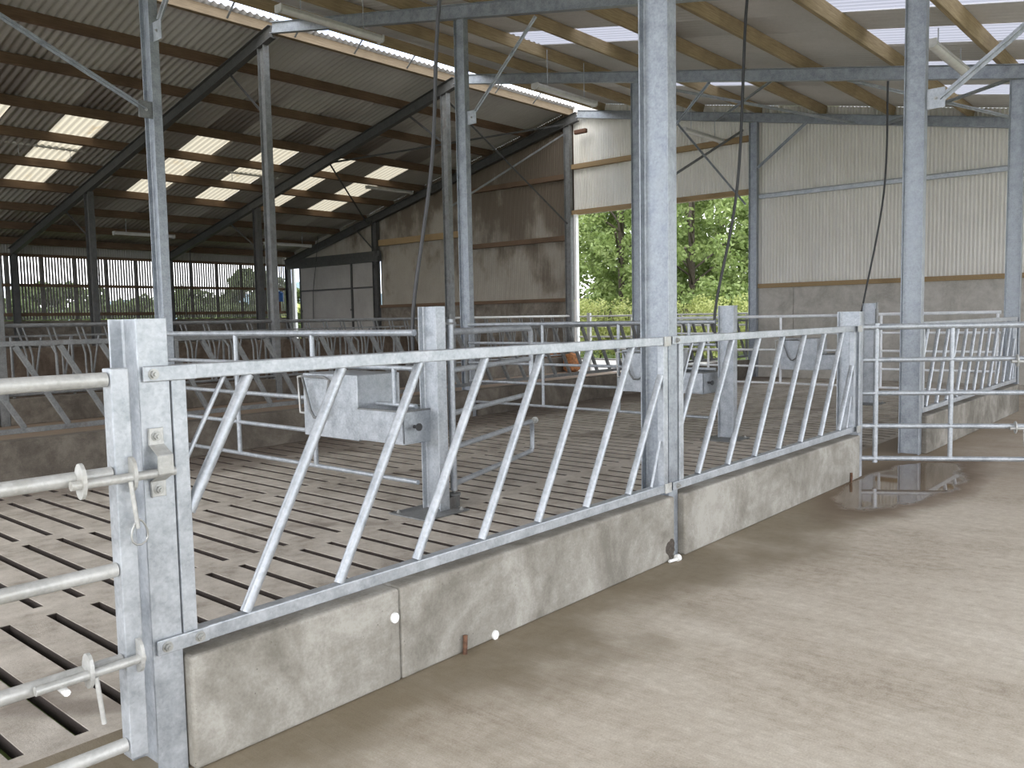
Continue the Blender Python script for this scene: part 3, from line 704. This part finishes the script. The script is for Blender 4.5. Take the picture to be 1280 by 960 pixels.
# nest like lump, blue drum, cables
m=MB(); m.box(18.7,18.82,13.55,13.95,6.40,6.52); tag(m.build('bracket_box','rust',bevel=.03),'small rust-brown lump under the gable beam beside the ridge','bracket')
t=thing('motor_drum','blue motor drum on the side wall in the far left corner','machine',(18.45,27.6,2.1))
m=MB(); m.tube((18.42,27.62,2.28),(18.42,27.62,2.60),.15,20); m.tube((18.42,27.62,2.60),(18.42,27.62,2.66),.15,20,.1); m.build('drum','blue',t)
m=MB(); m.box(18.37,18.47,27.62,27.93,2.3,2.5); m.tube((18.42,27.62,1.9),(18.42,27.62,2.28),.05,12); m.build('mount','rust',t)
def hose(pts,r,label,name='water_hose'):
    P=[V(p) for p in pts]; out=[]
    for i in range(len(P)-1):
        p0=P[max(0,i-1)];p1=P[i];p2=P[i+1];p3=P[min(len(P)-1,i+2)]
        for u in np.linspace(0,1,9)[:-1]:
            out.append(.5*((2*p1)+(p2-p0)*u+(2*p0-5*p1+4*p2-p3)*u*u+(3*p1-p0-3*p2+p3)*u**3))
    out.append(P[-1]); m=MB(); m.path(out,r,8); return tag(m.build(name,'black'),label,'hose')
hose([(4.62,4.34,5.30),(4.6,4.66,3.88),(4.6,4.785,2.72),(4.49,4.92,1.60),(4.49,4.93,1.1)],.015,'black hose hanging from the roof to the middle post of the near pen')
hose([(9.42,4.36,5.28),(9.4,4.50,5.1),(9.4,4.614,3.024),(9.3,4.84,1.62),(9.29,4.84,1.2)],.018,'black hose hanging right of the thick front column, past the trees')
hose([(14.2,4.43,5.1),(14.2,4.464,3.386),(14.17,4.74,1.70),(14.13,4.77,1.5)],.016,'black hose hanging before the pale wall sheeting on the right')
hose([(18.8,25.6,4.6),(18.8,25.78,3.6),(18.8,26.0,2.6),(18.8,26.05,1.5)],.012,'thin dark cable hanging in front of the sliding door','cable')
hose([(14.6,27.0,4.0),(14.54,27.0,2.6),(14.36,27.0,2.2),(14.36,27.0,1.75)],.015,'thin dark cable hanging before the slotted side wall','cable')
# wall details
for x,z,l in ((2.235,.277,'white plastic plug on the low wall beside the panel joint'),(2.845,.02,'white plastic plug at the foot of the low wall')):
    m=MB(); m.ellipdisc((x,2.616,z),(0,1,0),.02,.022,.012); tag(m.build('plastic_plug','white_plastic'),l,'plug')
for x,y,l in ((2.63,2.605,'rusty bar stub at the foot of the near low wall'),(7.5,2.60,'rusty bar stub at the foot of the low wall by the puddle')):
    m=MB(); m.path([(x,y,0),(x,y-.004,.05),(x+.006,y,.085)],.011,7); tag(m.build('bar_stub','rust'),l,'bar')
m=MB(); m.tube((4.40,2.60,.012),(4.47,2.585,.014),.010,8); m.tube((4.465,2.59,.018),(4.49,2.585,.02),.022,10); tag(m.build('pipe_stub','white_plastic'),'small white pipe stub at the foot of the thick front column','pipe')

for x,z,r,l in ((4.445,.08,.06,'dark chipped hole at the wall foot left of the thick front column'),(5.42,.06,.05,'small chipped hole at the foot of the wall right of the thick front column')):
    m=MB(); n=18; pts=[(x+r*(1+random.uniform(-.25,.15))*math.cos(2*math.pi*i/n)*.8,2.617,max(.004,z+r*(1+random.uniform(-.25,.15))*math.sin(2*math.pi*i/n))) for i in range(n)]
    m.add(pts+[(p[0],2.622,p[2]) for p in pts]+[(x,2.619,z)],[(i,(i+1)%n,2*n) for i in range(n)]+[(i,(i+1)%n,n+(i+1)%n,n+i) for i in range(n)])
    tag(m.build('chipped_hole','hole_dark'),l,'hole')
# ------------------------------------------------------------------ outside
def leaves(m,centers,n,size,flat=.0):
    N=len(centers)*n
    c=np.repeat(np.array([q[:3] for q in centers]),n,0); r=np.repeat(np.array([q[3] for q in centers]),n)
    d=rng.normal(size=(N,3)); d/=np.linalg.norm(d,axis=1)[:,None]; rad=r*rng.uniform(.35,1.05,N)**.6
    p=c+d*rad[:,None]*np.array([1,1,.8]); 
    a=rng.normal(size=(N,3)); a/=np.linalg.norm(a,axis=1)[:,None]; b=np.cross(a,rng.normal(size=(N,3))); b/=np.linalg.norm(b,axis=1)[:,None]
    s=size*rng.uniform(.6,1.3,N)[:,None]
    q=np.stack([p-a*s,p-b*s*.55,p+a*s,p+b*s*.55],1).reshape(-1,3)
    o=len(m.v); m.v+= [tuple(v) for v in q.tolist()]
    m.f+= [(o+4*i,o+4*i+1,o+4*i+2,o+4*i+3) for i in range(N)]; m.sm+=[False]*N
    return m
def tree(x,y,h,w,label,nclump=70,per=110,size=.11,mat='leaf',z0=-.05,low=.05,group='trees outside the gable'):
    t=thing('leafy_tree',label,'tree',(x,y,z0),group)
    m=MB(); hb=h*.28; m.path([(x,y,z0),(x+.05,y+.03,hb*.5),(x-.05,y,hb),(x+.08,y+.1,h*.6),(x,y,h*.85)],.13*h/9,9)
    for i in range(9):
        a=random.uniform(0,6.28); z=h*random.uniform(.18,.6); l=w*random.uniform(.45,.8)
        m.path([(x,y,z),(x+l*.5*math.cos(a),y+l*.5*math.sin(a),z+l*.35),(x+l*math.cos(a),y+l*math.sin(a),z+l*.75)],.045*h/9,6)
    m.build('trunk','bark',t)
    cs=[]
    for i in range(nclump):
        u=random.uniform(low,1); rr=w*math.sin(math.pi*min(1,max(.12,(u*.92+.05))))**.6*math.sqrt(random.uniform(.1,1)); a=random.uniform(0,6.28)
        cs.append((x+rr*math.cos(a),y+rr*math.sin(a),h*u,random.uniform(.35,.75)*w/3))
    m=MB(); leaves(m,cs,per,size); m.build('crown',mat,t)
    return t
for x,y,h,w,l in ((27.8,15.4,8.0,2.7,'leafy tree outside filling the right part of the open bay, its forked trunk showing'),(29.5,19.6,9.0,3.2,'dense leafy tree outside at the left part of the open bay'),(31,12.6,9,3.0,'leafy tree outside at the right edge of the open bay'),(31.5,23.5,9,3.2,'leafy tree outside half hidden by the ridge column'),(33.5,17.3,8.5,2.9,'leafy tree standing behind the two trees of the open bay'),(35,21.5,9.5,3.2,'tree furthest back outside the open bay')):
    tree(x,y,h,w,l,190,130,.095)
for i in range(14):
    y=11.2+i*.82+random.uniform(-.2,.2); x=25.2+random.uniform(-.4,.6)
    t=thing('weed_bush','yellow-green weedy shrub below the trees outside the open bay','shrub',(x,y,-.05),'weedy shrubs outside the gable')
    m=MB()
    for j in range(7):
        a=random.uniform(0,6.28); m.path([(x,y,-.05),(x+.2*math.cos(a),y+.2*math.sin(a),.9),(x+.4*math.cos(a),y+.4*math.sin(a),1.7)],.012,5)
    m.build('stems','bark',t)
    m=MB(); leaves(m,[(x+random.uniform(-.5,.5),y+random.uniform(-.5,.5),random.uniform(.2,1.95),.32) for _ in range(34)],80,.05); m.build('foliage','leaf2',t)
for i,(x,y,h,w) in enumerate(((13.5,46,3.0,3.2),(18.2,48,3.5,3.4),(22.5,49,2.7,3.0),(27,50,3.3,3.6),(31.5,50,4.9,2.6),(36,52,3.6,3.5),(9,46,3,3.5))):
    tree(x,y,h,w,'hedgerow tree seen dimly through the slots of the side wall, %s from the left'%ord_[(i+1)%7].replace('nearest','first'),60,90,.20,'leaf3',low=.05,group='hedgerow trees beyond the side wall')
tree(29.6,42.2,2.4,1.6,'bright bush outside the gap beside the sliding door',20,70,.14,'leaf2',group=None)
for i in range(9):
    tree(12+2.7*i,43.5+random.uniform(-.5,.5),2.5,1.9,'low hedge bush seen dimly through the lower slots of the side wall',26,70,.16,'leaf3',low=.05,group='low hedge beyond the side wall')
m=MB(); n=40; vs=[]
for i in range(n+1):
    x=-50+i*14; vs.append((x,420-.25*x,-.1)); 
for i in range(n+1):
    x=-50+i*14; vs.append((x,430-.25*x,14+6*math.sin(i*.35)+3*math.sin(i*.9)))
for i in range(n+1):
    x=-50+i*14; vs.append((x,520-.25*x,-.1))
k=n+1; m.add(vs,[(i,i+1,k+i+1,k+i) for i in range(n)]+[(k+i,k+i+1,2*k+i+1,2*k+i) for i in range(n)],True); m.build('hills','hill',kind='structure')
m=MB(); m.add([(-300,90,-.1),(700,90,-.1),(700,700,-.1),(-300,700,-.1)],[(0,1,2,3)]); m.add([(90,-200,-.1),(700,-200,-.1),(700,90,-.1),(90,90,-.1)],[(0,1,2,3)]); m.build('ground_far','grass',kind='structure')

# ------------------------------------------------------------------ sky and sun
w=bpy.data.worlds.new('sky'); S.world=w; w.use_nodes=True; nt=w.node_tree; nt.nodes.clear()
tc=nt.nodes.new('ShaderNodeTexCoord'); mp=nt.nodes.new('ShaderNodeMapping'); mp.inputs['Scale'].default_value=(1,1,2.2)
nz=nt.nodes.new('ShaderNodeTexNoise'); nz.inputs['Scale'].default_value=2.6; nz.inputs['Detail'].default_value=6
rp=nt.nodes.new('ShaderNodeValToRGB'); e=rp.color_ramp.elements; e[0].position=.36; e[0].color=(.50,.62,.88,1); e[1].position=.52; e[1].color=(.97,.98,1,1)
bg=nt.nodes.new('ShaderNodeBackground'); bg.inputs['Strength'].default_value=2.8
wo=nt.nodes.new('ShaderNodeOutputWorld')
for a,b in ((tc.outputs['Generated'],mp.inputs[0]),(mp.outputs[0],nz.inputs['Vector']),(nz.outputs['Fac'],rp.inputs[0]),(rp.outputs[0],bg.inputs[0]),(bg.outputs[0],wo.inputs[0])): nt.links.new(a,b)
sd=bpy.data.lights.new('sun','SUN'); sd.energy=1.7; sd.angle=R_(50); sd.color=(1,.97,.92)
so=bpy.data.objects.new('sun',sd); COL.objects.link(so); so.location=(-20,-20,20)
so.rotation_euler=V((.90,.22,-.55)).to_track_quat('-Z','Y').to_euler()

# ------------------------------------------------------------------ camera
cd=bpy.data.cameras.new('camera'); cd.sensor_width=36; cd.lens=36*1057.26/1280; cd.clip_end=2000
co=bpy.data.objects.new('camera',cd); COL.objects.link(co)
yaw,pit,rol=.717322879,.0778093631,-.0189353682
F=V((math.cos(yaw)*math.cos(pit),math.sin(yaw)*math.cos(pit),-math.sin(pit))); R0=V((math.sin(yaw),-math.cos(yaw),0)); U0=R0.cross(F)
Rr=R0*math.cos(rol)+U0*math.sin(rol); Uu=U0*math.cos(rol)-R0*math.sin(rol)
mt=Matrix((Rr,Uu,-F)).transposed().to_4x4(); mt.translation=V((0,0,1.5)); co.matrix_world=mt
S.camera=co
S.view_settings.view_transform='Standard'; S.view_settings.look='None'; S.view_settings.exposure=0.55; S.view_settings.gamma=1; S.view_settings.use_curve_mapping=False
S.cycles.use_denoising=True; S.cycles.max_bounces=10; S.cycles.diffuse_bounces=6; S.cycles.transmission_bounces=6; S.cycles.sample_clamp_indirect=6
